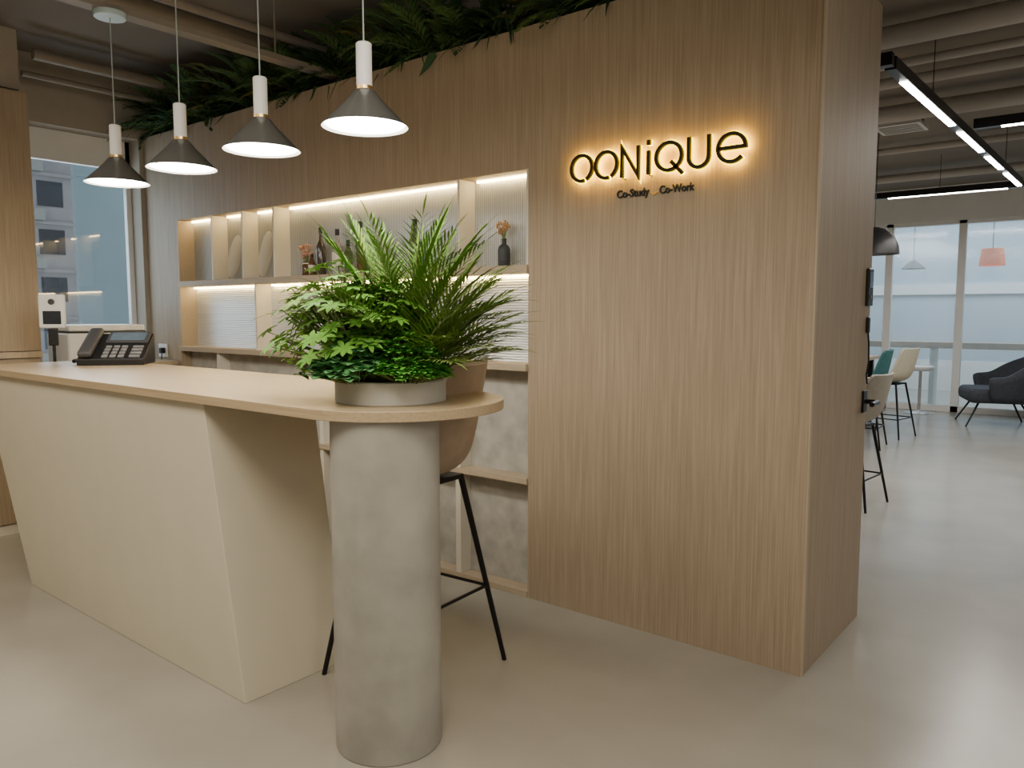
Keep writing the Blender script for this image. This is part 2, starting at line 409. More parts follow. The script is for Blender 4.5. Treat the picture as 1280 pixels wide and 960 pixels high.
# ------------------------------------------------------------------ wall sign
SX, SZ = -2.006, 1.998
sg = thing('wall_sign', 'backlit dark metal letter sign glowing yellow on oak wall', 'sign', (SX, Y0, SZ))
sg.scale = (.965, 1, .93)
def arc(cx, cz, r, a0, a1, n=32, ry=None):
    ry = ry or r
    return [(cx+r*math.cos(R(a0+(a1-a0)*i/n)), cz+ry*math.sin(R(a0+(a1-a0)*i/n))) for i in range(n+1)]
Lt = []
Lt.append(('letter_o', [(arc(.056,.068,.0565,-64,284,40,.060), False)]))
Lt.append(('letter_o', [(arc(.188,.068,.0565,-64,284,40,.060), False)]))
Lt.append(('letter_n', [([(.270,0),(.270,.135),(.352,.0),(.352,.135)], False)]))
Lt.append(('letter_i', [([(.403,0),(.403,.105)], False), ([(.403,.130),(.403,.152)], False)]))
Lt.append(('letter_q', [(arc(.500,.068,.060,0,360)[:-1], True), ([(.510,.045),(.565,-.012)], False)]))
Lt.append(('letter_u', [([(.592,.137)]+arc(.637,.050,.045,180,360,14)+[(.682,.137)], False)]))
Lt.append(('letter_e', [([(.724,.068),(.838,.068)]+arc(.780,.068,.058,4,318,26), False)]))
for nm, strokes in Lt:
    a = MB(); b = MB(); c = MB(); d = MB()
    for pts, cl in strokes:
        a.ribbon(pts, .0155, -.036, -.022, cl); d.ribbon(pts, .0285, -.0215, -.0195, cl); b.ribbon(pts, .0150, -.018, -.012, cl)
    lo_ = a.build(nm, M['bronze'], sg)
    d.build('edge_glow', M['edge'], lo_)
    b.build('halo_light', M['halo'], lo_)
    q = strokes[0][0][0]
    c.box(q[0]-.003, q[0]+.003, -.022, 0, q[1]-.003, q[1]+.003)
    c.build('standoff', M['blackm'], lo_)
def text_mesh(body, size, ext):
    cu = bpy.data.curves.new('tmp', 'FONT'); cu.body = body; cu.size = size; cu.extrude = ext; cu.offset = .0010
    o = bpy.data.objects.new('tmp', cu); COL.objects.link(o)
    dg = bpy.context.evaluated_depsgraph_get(); dg.update()
    me = bpy.data.meshes.new_from_object(o.evaluated_get(dg)); bpy.data.objects.remove(o)
    return me
tl = thing('wall_lettering', 'small dark two part tagline lettering under the glowing sign', 'lettering', (-1.785, Y0, 1.918))
for body, x in (('Co-Study', 0), ('Co-Work', .207)):
    me = text_mesh(body, .046, .003); me.materials.append(M['signdark'])
    xs_ = [p.co.x for p in me.vertices]; k = (.158/(max(xs_)-min(xs_)))
    for p in me.vertices: p.co.x *= k
    o = bpy.data.objects.new('word', me); COL.objects.link(o); o.parent = tl
    o.location = (x, -.0035, 0); o.rotation_euler = (R(90), 0, 0)
MB().ribbon(arc(.183,.014,.013,195,345,10), .006, -.007, 0).build('curved_dash', M['gold'], tl)

# ------------------------------------------------------------------ reception counter
rc = thing('reception_counter', 'cream reception counter with oak top and round concrete column', 'counter', (-3.5, 1.8, 0))
def lc(mb): bmesh.ops.translate(mb.bm, verts=mb.bm.verts, vec=(3.5, -1.8, 0)); return mb
Rr = .37; cx, cy = -1.965, 1.815; CT = 1.125
pts = [(-5.06, cy-Rr)] + [(cx+Rr*math.cos(R(a)), cy+Rr*math.sin(R(a))) for a in range(-90, 91, 4)] + [(-5.06, cy+Rr)]
lc(MB().prism(pts, 1.092, CT)).build('countertop', M['oak_top'], rc, 30, bevel=.002)
yb0, yb1 = 1.487, 1.95
lc(MB().hexa([(-4.42,yb0,0),(-2.435,yb0,0),(-2.435,yb1,0),(-4.42,yb1,0),
              (-4.93,yb0-.02,1.092),(-2.615,yb0-.02,1.092),(-2.615,yb1,1.092),(-4.93,yb1,1.092)])).build('body', M['cream'], rc, bevel=.003)
lc(MB().lathe([(0,0),(.172,0),(.175,.003),(.175,1.092),(0,1.092)], (-1.862,1.667,0), 64)).build('column', M['concrete'], rc, 35)

# planter on counter
PC = Vector((-1.935, 1.762, CT))
pl = thing('planter', 'low round pale grey planter bowl at rounded end of counter', 'planter', PC)
MB().lathe([(0,0),(.182,0),(.185,.003),(.185,.072),(.182,.075),(.166,.075),(.164,.06),(.164,.02),(0,.02)], seg=56).build('bowl', M['bowl'], pl, 35)
MB().lathe([(.163,.02),(.163,.058),(.08,.066),(0,.068)], seg=32).build('soil', M['soil'], pl, 60)
RV = Vector((.78,.625,0)); TV = Vector((.625,-.78,0)); Z = Vector((0,0,1))
def at(r, t): return PC + RV*r + TV*t + Z*.064
rnd = random.uniform
def frond(lf, st, p, az, el, L, bend, pairs, ll, lw, start=.25, spread=.85, droop=.5, rr=.003, segs=3):
    p = Vector(p); d = Vector((math.cos(az)*math.cos(el), math.sin(az)*math.cos(el), math.sin(el)))
    P = [p.copy()]; D = [d.copy()]; n = 16
    for i in range(n):
        p = p + d*(L/n); d = (d + Vector((0,0,-bend/n))).normalized(); P.append(p.copy()); D.append(d.copy())
    st.tube(P[::2], [rr*(1-.75*i/8) for i in range(9)], 5)
    for k in range(pairs):
        f = start + (1-start)*(k+.5)/pairs; i = f*n; i0 = min(int(i), n-1); q = P[i0].lerp(P[i0+1], i-i0); t = D[i0]
        side = t.cross(Z)
        if side.length < .05: side = Vector((1,0,0))
        side.normalize()
        prof = math.sin(PI*(.18+.78*(f-start)/(1-start)))**.7
        for sgn in (-1, 1):
            dd = t*(.65+.6*f) + side*sgn*spread + Z*rnd(-.02,.30)
            lf.leaf(q, dd, ll*prof*rnd(.85,1.1), lw, droop, segs)
    lf.leaf(P[-1], D[-1], ll*.6, lw, droop, segs)
def palm(name, label, loc, fr, m, ll=.20, lw=.015, pairs=20, spread=.85):
    t = thing(name, label, 'plant', loc, 0, 'plants in the counter planter'); lf = MB(); st = MB()
    for az, el, L, bend in fr: frond(lf, st, (rnd(-.03,.03), rnd(-.03,.03), 0), az, el, L, bend, pairs, ll, lw, droop=.35, spread=spread, start=.2)
    lf.build('foliage', m, t, recalc=False); st.build('stem', M['stem'], t)
a0 = math.atan2(RV.y, RV.x)
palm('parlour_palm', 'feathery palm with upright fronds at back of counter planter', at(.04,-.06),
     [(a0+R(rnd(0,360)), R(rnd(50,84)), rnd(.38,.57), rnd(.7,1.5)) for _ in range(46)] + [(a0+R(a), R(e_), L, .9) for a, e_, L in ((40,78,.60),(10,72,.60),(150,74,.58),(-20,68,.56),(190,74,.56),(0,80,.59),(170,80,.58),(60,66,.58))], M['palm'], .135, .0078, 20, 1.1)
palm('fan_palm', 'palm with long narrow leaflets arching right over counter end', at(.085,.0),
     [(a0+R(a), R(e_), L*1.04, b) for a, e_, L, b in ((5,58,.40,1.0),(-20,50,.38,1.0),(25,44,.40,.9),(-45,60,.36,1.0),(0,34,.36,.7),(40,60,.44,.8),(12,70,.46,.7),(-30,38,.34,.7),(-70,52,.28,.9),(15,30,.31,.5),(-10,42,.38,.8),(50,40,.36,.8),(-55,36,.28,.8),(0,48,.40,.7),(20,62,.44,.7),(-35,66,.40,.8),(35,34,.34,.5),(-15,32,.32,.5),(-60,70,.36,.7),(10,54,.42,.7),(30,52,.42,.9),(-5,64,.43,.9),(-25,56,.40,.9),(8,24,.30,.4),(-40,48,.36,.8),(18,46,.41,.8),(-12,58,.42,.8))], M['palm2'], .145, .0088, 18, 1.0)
def umbrella(name, label, loc, specs, m, ll, lw, nl=8):
    t = thing(name, label, 'plant', loc, 0, 'plants in the counter planter'); lf = MB(); st = MB()
    for az, el, L in specs:
        d = Vector((math.cos(az)*math.cos(el), math.sin(az)*math.cos(el), math.sin(el)))
        q = d*L; mid = q*.5 + Z*.02
        st.tube([(0,0,0), mid, q], [.003,.0025,.0018], 5)
        ax = (d + Z*.7).normalized(); u = ax.cross(Vector((.3,.2,1))).normalized(); w_ = ax.cross(u)
        off = rnd(0, 1)
        for k in range(nl):
            a = 2*PI*(k+off)/nl; dd = u*math.cos(a)+w_*math.sin(a)+ax*.12
            lf.leaf(q, dd, ll*rnd(.75,1.15), lw, .5, 4, up=ax, fold=.08, wpos=.55)
    lf.build('foliage', m, t, recalc=False); st.build('stem', M['stem'], t)
umbrella('umbrella_plant', 'bright green umbrella plant with whorled leaves at planter left', at(-.08,.01),
    [(a0+R(rnd(95,290)), R(rnd(18,88)), rnd(.14,.37)) for _ in range(150)] + [(a0+R(rnd(-90,100)), R(rnd(50,88)), rnd(.14,.34)) for _ in range(60)], M['scheff'], .047, .018, 7)
umbrella('lime_umbrella_plant', 'light lime umbrella leaves reaching up left above the planter', at(-.10,-.02),
    [(a0+R(rnd(120,235)), R(rnd(42,80)), rnd(.27,.42)) for _ in range(34)], M['lime'], .050, .015, 8)
t = thing('trailing_vine', 'lime green trailing vine hanging off the planter left side', 'plant', at(-.13,.04), 0, 'plants in the counter planter')
lf = MB(); st = MB()
for az, L, up_ in ((178,.20,.20),(190,.18,.12),(170,.20,.14),(205,.15,.08),(185,.16,.05),(160,.18,.24),(198,.19,.26),(182,.16,.16)):
    az = a0+R(az); P = []
    for i in range(9):
        f_ = i/8; P.append(Vector((math.cos(az)*L*f_, math.sin(az)*L*f_, .02+up_*math.sin(f_*PI*.85)*1.2 - .02*f_)))
    st.tube(P, .0018, 5)
    for p in P[2:]:
        for _ in range(4):
            a = rnd(0, 2*PI); lf.leaf(p, (math.cos(a), math.sin(a), rnd(-.3,.5)), rnd(.03,.05), .024, .5, 3)
lf.build('foliage', M['lime'], t, recalc=False); st.build('stem', M['stem'], t)
def bush(name, label, loc, n, rad, hmin, hmax, L, W, m, tiers=5):
    t = thing(name, label, 'plant', loc, 0, 'plants in the counter planter'); lf = MB(); st = MB()
    for _ in range(n):
        a = rnd(0, 2*PI); r = rad*math.sqrt(rnd(0,1)); h = hmin+(hmax-hmin)*(1-.8*(r/rad)**2)*rnd(.4,1)
        p = Vector((r*math.cos(a), r*math.sin(a), h))
        st.tube([(p.x*.3, p.y*.3, 0), (p.x*.7,p.y*.7,h*.6), p], .0014, 4)
        o = rnd(0, 1)
        for k in range(tiers):
            b = 2*PI*(k+o)/tiers; lf.leaf(p, (math.cos(b)+p.x*3, math.sin(b)+p.y*3, rnd(.0,.8)), L*rnd(.75,1.1), W*rnd(.85,1.1), .6, 3, fold=.1, wpos=.62)
    lf.build('foliage', m, t, recalc=False); st.build('stem', M['stem'], t)
bush('peperomia', 'blue green rounded leaf peperomia at planter front left', at(-.085,.105), 130, .135, .012, .17, .044, .036, M['pepe'])
bush('boxwood_shrub', 'dense small leaved green shrub at planter front right', at(.07,.105), 380, .135, .012, .16, .026, .018, M['shrub'], tiers=6)
bush('leafy_filler', 'mid green leafy filler clump in middle of the planter', at(0,-.01), 180, .16, .06, .36, .050, .020, M['scheff'], tiers=6)

# ------------------------------------------------------------------ plants on top of the partition
spots = []; x = -5.86
while x < -1.25:
    spots.append(x); x += .235
ORD = ['first','second','third','fourth','fifth','sixth','seventh','eighth','ninth','tenth','eleventh','twelfth']
cnt = {}
for i, x in enumerate(spots):
    k = (0,2,0,1,2,0,1,0,2,0,1,2,0,0,2,1,0,2,0,0)[i % 20]
    nm = {0:'fern', 1:'croton', 2:'grass_plant'}[k]
    cnt[k] = cnt.get(k, 0)+1
    rank = {0:'dark feathery fern', 1:'olive broad plant', 2:'dark grassy plant'}[k]
    near = 'over the window corner' if x < -5.3 else 'over narrow compartments' if x < -4.2 else 'over the wide bottle shelf' if x < -2.9 else 'over the vase compartment' if x < -2.2 else 'left of the glowing sign' if x < -1.95 else 'above the glowing sign'
    t = thing(nm, '%s on partition top %s, %s such from the window' % (rank, near, ORD[cnt[k]-1]), 'plant', (x, 3.11+rnd(-.02,.12), TOP), 0, 'plants along the partition top')
    lf = MB(); st = MB(); m = M[{0:'fern',1:'fern2',2:'fern3'}[k]]
    if k == 0:
        for _ in range(34):
            frond(lf, st, (rnd(-.05,.05), rnd(-.04,.04), 0.0), rnd(0,2*PI), R(rnd(22,80)), rnd(.34,.58), rnd(1.0,1.9), 15, .10, .028, .12, .95, .4, .0025, 2)
    elif k == 1:
        for _ in range(120):
            a = rnd(0,2*PI); h = rnd(.03,.34); p = Vector((rnd(-.14,.14), rnd(-.12,.12), h))
            lf.leaf(p, (math.cos(a), math.sin(a), rnd(.1,1.0)), rnd(.15,.27), rnd(.045,.07), 1.2, 4)
        for _ in range(8): st.tube([(rnd(-.04,.04),rnd(-.04,.04),0),(rnd(-.1,.1),rnd(-.1,.1),.32)], .004, 5)
    else:
        for _ in range(180):
            a = rnd(0,2*PI); lf.leaf((rnd(-.05,.05), rnd(-.05,.05), 0.0), (math.cos(a), math.sin(a), rnd(.4,2.2)), rnd(.30,.54), rnd(.016,.028), 2.0, 6)
        st.tube([(0,0,0),(0,0,.08)], .015, 6)
    for mb in (lf, st):
        for v_ in mb.bm.verts:
            wy = v_.co.y + t.location.y
            if wy > Y0-.02 and v_.co.z < .004: v_.co.z = .004 + abs(v_.co.z)*.02
            if v_.co.z < -.10: v_.co.z = -.10 + (v_.co.z+.10)*.3
            if v_.co.z > .36: v_.co.z = .36 + (v_.co.z-.36)*.3
            if v_.co.x + t.location.x < WX+.02: v_.co.x = WX+.02-t.location.x
    lf.build('foliage', m, t, recalc=False); st.build('stem', M['stem'], t)

# ------------------------------------------------------------------ pendants over the counter
def pendant(loc, top, label):
    t = thing('pendant_lamp', label, 'lamp', loc, 0, 'pendant lamps above the counter')
    MB().lathe([(.026,.122),(.034,.118),(.060,.086),(.145,.0),(.143,.0),(.059,.083),(.026,.114)], seg=48).build('shade', M['shade'], t, 40)
    MB().lathe([(.1425,.0005),(.058,.081),(.026,.110)], seg=48).build('shade_lining', M['lining'], t, 40)
    MB().lathe([(0,.012),(.124,.012),(.126,.009),(.124,.006),(0,.004)], seg=40).build('diffuser', M['bulb'], t, 40)
    MB().lathe([(0,.118),(.028,.118),(.028,.132),(0,.132)], seg=32).build('collar', M['brass'], t, 40)
    MB().lathe([(0,.132),(.026,.132),(.026,.268),(.022,.272),(0,.272)], seg=32).build('socket', M['socket'], t, 40)
    z = top-loc[2]
    MB().tube([(0,0,.27),(0,0,z-.02)], .0026, 6).build('cord', M['cordc'], t)
    MB().lathe([(0,z-.024),(.068,z-.024),(.072,z-.018),(.072,z),(0,z)], seg=32).build('canopy', M['canopy'], t, 40)
LX = [-2.03, -2.625, -3.22, -3.82]
LB = ['largest looking pendant lamp nearest the glowing sign', 'second pendant lamp from the sign, above the counter middle', 'third pendant lamp from the sign, left of the wide shelf', 'farthest pendant lamp, hanging in front of the window']
for i, x in enumerate(LX): pendant((x, 1.75, 2.035), 2.82 if i == 3 else CZ, LB[i])
ct = thing('cable_tray', 'narrow taupe cable tray carrying the farthest pendant lamp', 'cable tray', (-3.82, 1.75, 2.82))
MB().box(-.04,.04,-1.2,3.6,0,.006).box(-.04,-.034,-1.2,3.6,.006,.03).box(.034,.04,-1.2,3.6,.006,.03).build('tray', M['piped'], ct)
for y in (-.6, .9, 2.4): MB().tube([(0,y,.006),(0,y,CZ-2.82)], .005, 6).build('hanger', M['piped'], ct)

# ------------------------------------------------------------------ overhead pipes
def pipe(pts, r, label, name='pipe', m='pipe'):
    tag(MB().tube(pts, r, 14).build(name, M[m], None, 40), label, 'pipe', 'overhead pipes')
pipe([(-5.55,2.05,3.06),(-5.55,12.3,3.06)], .035, 'thick pipe running above the window toward the back', m='piped')
pipe([(-5.75,2.05,2.98),(-5.75,12.3,2.98)], .02, 'thin conduit beside the thick pipe above the window', m='piped')
pipe([(-4.10,-2.4,3.08),(-4.10,12.3,3.08)], .025, 'conduit running overhead beside the lamp cable tray', m='piped')
pipe([(-4.45,-2.4,3.14),(-4.45,12.3,3.14)], .045, 'wide pipe high on ceiling left of the cable tray', m='piped')
pipe([(-5.9,5.2,3.08),(3.4,5.2,3.08)], .065, 'large pale pipe crossing the ceiling just behind the partition')
pipe([(-5.9,5.85,3.10),(3.4,5.85,3.10)], .03, 'thin pale pipe crossing the ceiling second behind the partition')
pipe([(-5.9,6.3,3.10),(3.4,6.3,3.10)], .04, 'medium pale pipe crossing the ceiling between two larger ones')
pipe([(-5.9,7.1,3.06),(3.4,7.1,3.06)], .07, 'large pale pipe crossing the ceiling near the vent')
pipe([(-5.9,8.9,3.10),(3.4,8.9,3.10)], .035, 'pale pipe crossing the ceiling before the far light bar')
pipe([(-5.9,10.6,3.08),(3.4,10.6,3.08)], .05, 'pale pipe crossing the ceiling nearest the glass partition')
vt = thing('ceiling_vent', 'square slatted metal vent in the ceiling right of partition', 'vent', (-1.71, 7.72, 3.06))
MB().box(-.19,.19,-.19,-.16,0,.03).box(-.19,.19,.16,.19,0,.03).box(-.19,-.16,-.16,.16,0,.03).box(.16,.19,-.16,.16,0,.03).build('frame', M['steel'], vt)
g = MB()
for k in range(5): g.box(-.16,.16,-.145+.065*k,-.125+.065*k,.004,.02)
g.build('slats', M['steel'], vt)
MB().box(-.155,.155,-.155,.155,.03,.14).build('duct', M['dgrey'], vt)
def bar(name, label, p0, p1, r=.03, segs=((.0,1.0),)):
    p0 = Vector(p0); p1 = Vector(p1); d = p1-p0; L = d.length
    t = thing(name, label, 'light', p0, math.atan2(d.y, d.x), 'black linear lights')
    MB().box(0, L, -r, r, 0, .07).build('housing', M['blackm'], t, bevel=.002)
    for a, b in segs: MB().box(a*L+.03, b*L-.03, -r*.72, r*.72, -.006, 0).build('diffuser', M['ledw'], t)
    for x in (L*.2, L*.8): MB().tube([(x,0,.07),(x,0,CZ-p0.z)], .003, 6).build('hanger', M['blackm'], t)
bar('linear_light', 'long black linear light running away beside the partition', (-1.12,4.75,2.76), (-1.0,9.88,2.76), .03, ((.05,.33),(.37,.56),(.60,.76),(.80,1.0)))
bar('linear_light', 'black linear light running right from middle of the long one', (-.98,6.65,2.76), (2.6,6.65,2.76), .03, ((.04,.48),(.52,1.0)))
bar('linear_light', 'black linear light crossing in front of far glass partition', (-5.0,9.98,2.76), (-.97,9.98,2.76), .03, ((0,.3),(.34,.62),(.66,.97)))
bar('linear_light', 'black linear light joining the near end of the long one', (-4.5,4.68,2.76), (-1.09,4.68,2.76), .03, ((0,.5),(.54,.88)))

# ------------------------------------------------------------------ stool and chairs
def seat_chair(name, label, cat, loc, rz, sz, top, m, group=None, w=.23, piping=None, foot=None, legr=.012, splay=.10, shell_rot=0, d0=.13):
    t = thing(name, label, cat, loc, rz, group)
    b = top-sz
    prof = [(-.225,sz-.012,w*.72),(-.20,sz+.004,w*.90),(-.08,sz,w*.99),(.06,sz-.004,w),(.15,sz+.012,w),(.205,sz+.06,w*.99),(.232,sz+b*.38,w*.98),(.252,sz+b*.68,w*.96),(.268,sz+b*.93,w*.92),(.272,sz+b,w*.84)]
    mb = MB(); rows = []; n = 8
    for i, (y, z, hw) in enumerate(prof):
        a = prof[max(0,i-1)]; c = prof[min(len(prof)-1,i+1)]
        tt = Vector((c[0]-a[0], c[1]-a[1])).normalized(); nn = Vector((-tt.y, tt.x))
        lift = (.02,.03,.035,.05,.075,.10,.09,.07,.05,.04)[i]
        rows.append([mb.bm.verts.new((hw*s_, y+nn.x*lift*abs(s_)**2.5, z+nn.y*lift*abs(s_)**2.5)) for s_ in [(-1+2*k/n) for k in range(n+1)]])
    for A, B in zip(rows, rows[1:]):
        for k in range(n): mb.bm.faces.new((A[k], A[k+1], B[k+1], B[k]))
    edge = [v_.co.copy() for v_ in rows[0]] + [r_[-1].co.copy() for r_ in rows[1:]] + [v_.co.copy() for v_ in rows[-1][-2::-1]] + [r_[0].co.copy() for r_ in rows[-2:0:-1]]
    o = mb.build('seat_shell', m, t, 60)
    o.rotation_euler = (0, 0, shell_rot)
    ss = o.modifiers.new('sub', 'SUBSURF'); ss.levels = 2; ss.render_levels = 2
    so = o.modifiers.new('sol', 'SOLIDIFY'); so.thickness = .022; so.offset = 0
    if piping:
        for _ in range(2):
            ne = []
            for q0, q1 in zip(edge, edge[1:]+edge[:1]): ne += [q0*.75+q1*.25, q0*.25+q1*.75]
            edge = ne
        pp = MB().tube(edge, .0125, 8, True).build('piping', piping, t, 80); pp.rotation_euler = (0, 0, shell_rot)
    ft = []
    for sxn in (-1, 1):
        for sy in (-1, 1):
            p0 = Vector((sxn*d0, sy*d0, sz-.02)); p1 = Vector((sxn*(d0+splay), sy*(d0+splay), 0))
            MB().tube([p0, p1], [legr, legr*.75], 10).build('leg', M['blackm'], t, 60); ft.append((sxn, sy, p0, p1))
    if foot:
        f_ = 1-foot/(sz-.02)
        c = [p0.lerp(p1, f_) for _, _, p0, p1 in ft]
        for a, b_ in ((0,1),(1,3),(3,2),(2,0)): MB().tube([c[a], c[b_]], .007, 8).build('footrest', M['blackm'], t, 60)
    MB().box(-.14,.14,-.14,.14,sz-.035,sz-.016).build('seat_frame', M['blackm'], t, bevel=.004)
    return t
seat_chair('bar_stool', 'taupe leather bar stool with stitched edge and black legs behind concrete column', 'stool', (-2.165, 2.085, 0), R(4), .80, 1.23, M['taupe'], w=.215, piping=M['stitch'], foot=.32, legr=.013, splay=.125, shell_rot=R(-72))
G = 'shell chairs at the far table'
seat_chair('high_chair', 'grey beige shell chair nearest, half hidden behind partition edge', 'chair', (-1.60, 6.0, 0), R(-95), .62, .98, M['gbeige'], G, foot=.22)
seat_chair('high_chair', 'teal shell chair at the far table', 'chair', (-2.19, 8.7, 0), R(-85), .64, 1.03, M['teal'], G, w=.25, foot=.22)
seat_chair('high_chair', 'cream shell chair right of the teal chair', 'chair', (-2.13, 9.6, 0), R(-100), .64, 1.02, M['beige'], G, w=.25, foot=.22)
tb = thing('dining_table', 'long light wood table partly hidden behind partition', 'table', (-3.3, 8.0, 0))
MB().box(-.9,.85,-2.3,2.6,.84,.88).build('tabletop', M['oak_top'], tb, bevel=.004)
for xx in (-.8,.75):
    for yy in (-2.2,2.5): MB().box(xx-.03,xx+.03,yy-.03,yy+.03,0,.84).build('leg', M['blackm'], tb)
ac = thing('armchair', 'charcoal lounge armchair with thin splayed legs near glass partition', 'armchair', (-1.25, 11.45, 0), R(-72))
ac.scale = (1.12, 1.12, 1.06)
mb = MB(); rows = []
for k in range(21):
    a = R(-112+224*k/20); r0 = .36; c_ = max(0, math.cos(a))
    top = .59 + .29*c_**.7; x_, y_ = math.sin(a), math.cos(a)
    rows.append([mb.bm.verts.new((x_*(r0+.0)*1.05, y_*r0-.01, .30)), mb.bm.verts.new((x_*(r0+.04)*1.05, y_*(r0+.06)-.01, .46)), mb.bm.verts.new((x_*(r0+.06)*1.05, y_*(r0+.16)-.01, top))])
for A, B in zip(rows, rows[1:]):
    for k in range(2): mb.bm.faces.new((A[k], A[k+1], B[k+1], B[k]))
o = mb.build('back_shell', M['navy'], ac, 60)
ss = o.modifiers.new('sub','SUBSURF'); ss.levels = 1; ss.render_levels = 1
so = o.modifiers.new('sol','SOLIDIFY'); so.thickness = .06; so.offset = 0
MB().box(-.34,.34,-.36,.29,.28,.45).build('seat_cushion', M['navy'], ac, 60, bevel=.06)
for sxn in (-1,1):
    for sy in (-1,1): MB().tube([(sxn*.20,sy*.20-.03,.29),(sxn*.32,sy*.34-.03,0)], [.012,.009], 8).build('leg', M['blackm'], ac, 60)
bs = thing('swivel_stool', 'white pedestal stool with round chrome base near glass partition', 'stool', (-2.28, 12.1, 0))
MB().lathe([(0,0),(.20,0),(.20,.008),(.05,.025),(.03,.04),(0,.04)], seg=32).build('base', M['chrome'], bs, 40)
MB().tube([(0,0,.03),(0,0,.60)], .022, 12).build('pole', M['chrome'], bs, 40)
MB().lathe([(0,.60),(.12,.60),(.17,.63),(.175,.66),(.15,.675),(0,.665)], seg=32).build('seat', M['whitep'], bs, 50)
wb = thing('window_bar', 'long light wood bar shelf behind the glass partition', 'bar', (-1.5, 12.85, 0))
MB().box(-4.3,3.2,-.2,.2,.90,.99).build('bar_top', M['oak'], wb, bevel=.003)
for x in (-4.0,-2.4,-.75,.9,2.8): MB().box(x-.03,x+.03,-.15,.15,0,.90).build('leg', M['white'], wb)
og = thing('reflection_drum', 'orange red drum behind the glass, standing in for a reflection', 'lamp', (-1.72, 14.0, 2.14))  # made-up drum behind the glass, imitates an orange reflection in it
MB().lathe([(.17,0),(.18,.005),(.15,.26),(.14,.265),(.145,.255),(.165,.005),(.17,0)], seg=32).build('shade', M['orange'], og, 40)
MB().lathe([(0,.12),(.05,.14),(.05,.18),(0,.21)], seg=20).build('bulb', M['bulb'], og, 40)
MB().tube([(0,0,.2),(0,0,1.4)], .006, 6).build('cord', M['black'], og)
gl = thing('reflection_cone', 'small grey cone behind the glass, standing in for a reflected pendant', 'lamp', (-2.82, 14.0, 2.13))  # added cone behind the glass, imitates a pendant mirrored in the pane
MB().lathe([(.02,.14),(.05,.12),(.19,.0),(.185,.0),(.045,.11),(.02,.13)], seg=32).build('shade', M['dgrey'], gl, 40)
MB().lathe([(0,.05),(.05,.06),(.05,.09),(0,.12)], seg=20).build('bulb', M['bulb'], gl, 40)
MB().tube([(0,0,.13),(0,0,1.4)], .006, 6).build('cord', M['black'], gl)
dp = thing('dome_lamp', 'black dome pendant lamp peeking past the partition edge', 'lamp', (-2.05, 8.36, 2.0))
MB().lathe([(.03,.27),(.10,.25),(.18,.18),(.225,.08),(.235,0),(.23,0),(.215,.08),(.17,.17),(.10,.24),(.02,.26)], seg=40).build('shade', M['black'], dp, 40)
MB().lathe([(0,.06),(.06,.08),(.06,.11),(0,.15)], seg=24).build('bulb', M['bulb'], dp, 40)
MB().tube([(0,0,.26),(0,0,CZ-2.0)], .004, 6).build('cord', M['black'], dp)

# ------------------------------------------------------------------ fittings on partition side
ic = thing('intercom', 'black wall intercom with small screen on partition side', 'intercom', (XR, 3.70, 1.45))
MB().box(0,.014,-.040,.040,0,.165).build('body', M['black'], ic, bevel=.004)
MB().box(.014,.0155,-.028,.028,.08,.15).build('screen', M['dscreen'], ic)
MB().lathe([(0,0),(.010,0),(.010,.003),(0,.004)], seg=16, T=Matrix.Translation((.014,0,.04)) @ Matrix.Rotation(R(90),4,'Y')).build('button', M['keys'], ic)
dh = thing('door_handle', 'black lever handle with rose on partition side edge', 'handle', (XR, 3.70, 1.02))
MB().box(0,.010,-.030,.030,-.05,.05).build('rose', M['blackm'], dh, bevel=.003)
MB().tube([(.008,0,0),(.05,0,0),(.064,-.012,0),(.066,-.12,0)], .011, 10).build('lever', M['blackm'], dh, 60)
hc = thing('hanging_cord', 'black cord with plug hanging under the intercom', 'cord', (XR, 3.70, 1.20))
MB().box(0.001,.014,-.014,.014,.13,.20).build('plug', M['black'], hc, bevel=.004)
MB().tube([(.008,0,.14),(.012,.006,.08),(.016,.0,.0),(.010,-.006,-.06),(.014,-.002,-.10)], .004, 6).build('cord', M['black'], hc)

# ------------------------------------------------------------------ left: tall cabinet, low cabinet, printer, socket
tc_ = thing('tall_cabinet', 'tall oak cabinet at left edge with rail at counter height', 'cabinet', (-5.53, .2, 0))
MB().box(-.488,-.022,-2.5,1.8,.06,2.81).build('body', M['oak'], tc_)
MB().box(-.488,-.012,-2.5,1.79,0,.06).build('plinth', M['grout'], tc_)
for a, b in ((-2.5,-1.09),(-1.08,.35),(.36,1.8)):
    MB().box(-.022,0,a+.002,b-.002,.07,1.125).build('door', M['oak'], tc_, bevel=.001)
    MB().box(-.022,0,a+.002,b-.002,1.175,2.80).build('door', M['oak'], tc_, bevel=.001)
MB().box(-.022,.012,-2.5,1.8,1.13,1.17).build('rail', M['oak_trim'], tc_, bevel=.002)
lcb = thing('low_cabinet', 'low oak cabinet under the window behind counter', 'cabinet', (-5.8, 2.5, 0))
MB().box(-.21,.19,-.47,.45,.05,1.03).build('body', M['oak'], lcb)
MB().box(-.21,.21,-.475,.455,1.03,1.06).build('top', M['oak_shelf'], lcb, bevel=.002)
MB().box(-.2,.17,-.46,.44,0,.05).build('plinth', M['grout'], lcb)
for a, b in ((-.465,-.01),(0,.445)): MB().box(.19,.208,a,b,.06,1.02).build('door', M['oak'], lcb)
pr = thing('printer', 'white desktop printer below the window behind the phone', 'printer', (-5.78, 2.46, 1.06), 0)
MB().box(-.18,.18,-.27,.27,0,.22).build('body', M['whitep'], pr, bevel=.015)
MB().box(-.17,.17,-.26,.26,.230,.275).build('scanner_lid', M['whitep'], pr, bevel=.012)
MB().box(-.172,.172,-.262,.262,.22,.230).build('seam', M['black'], pr)
MB().box(.18,.26,-.16,.16,.05,.062).build('output_tray', M['whitep'], pr, bevel=.003)
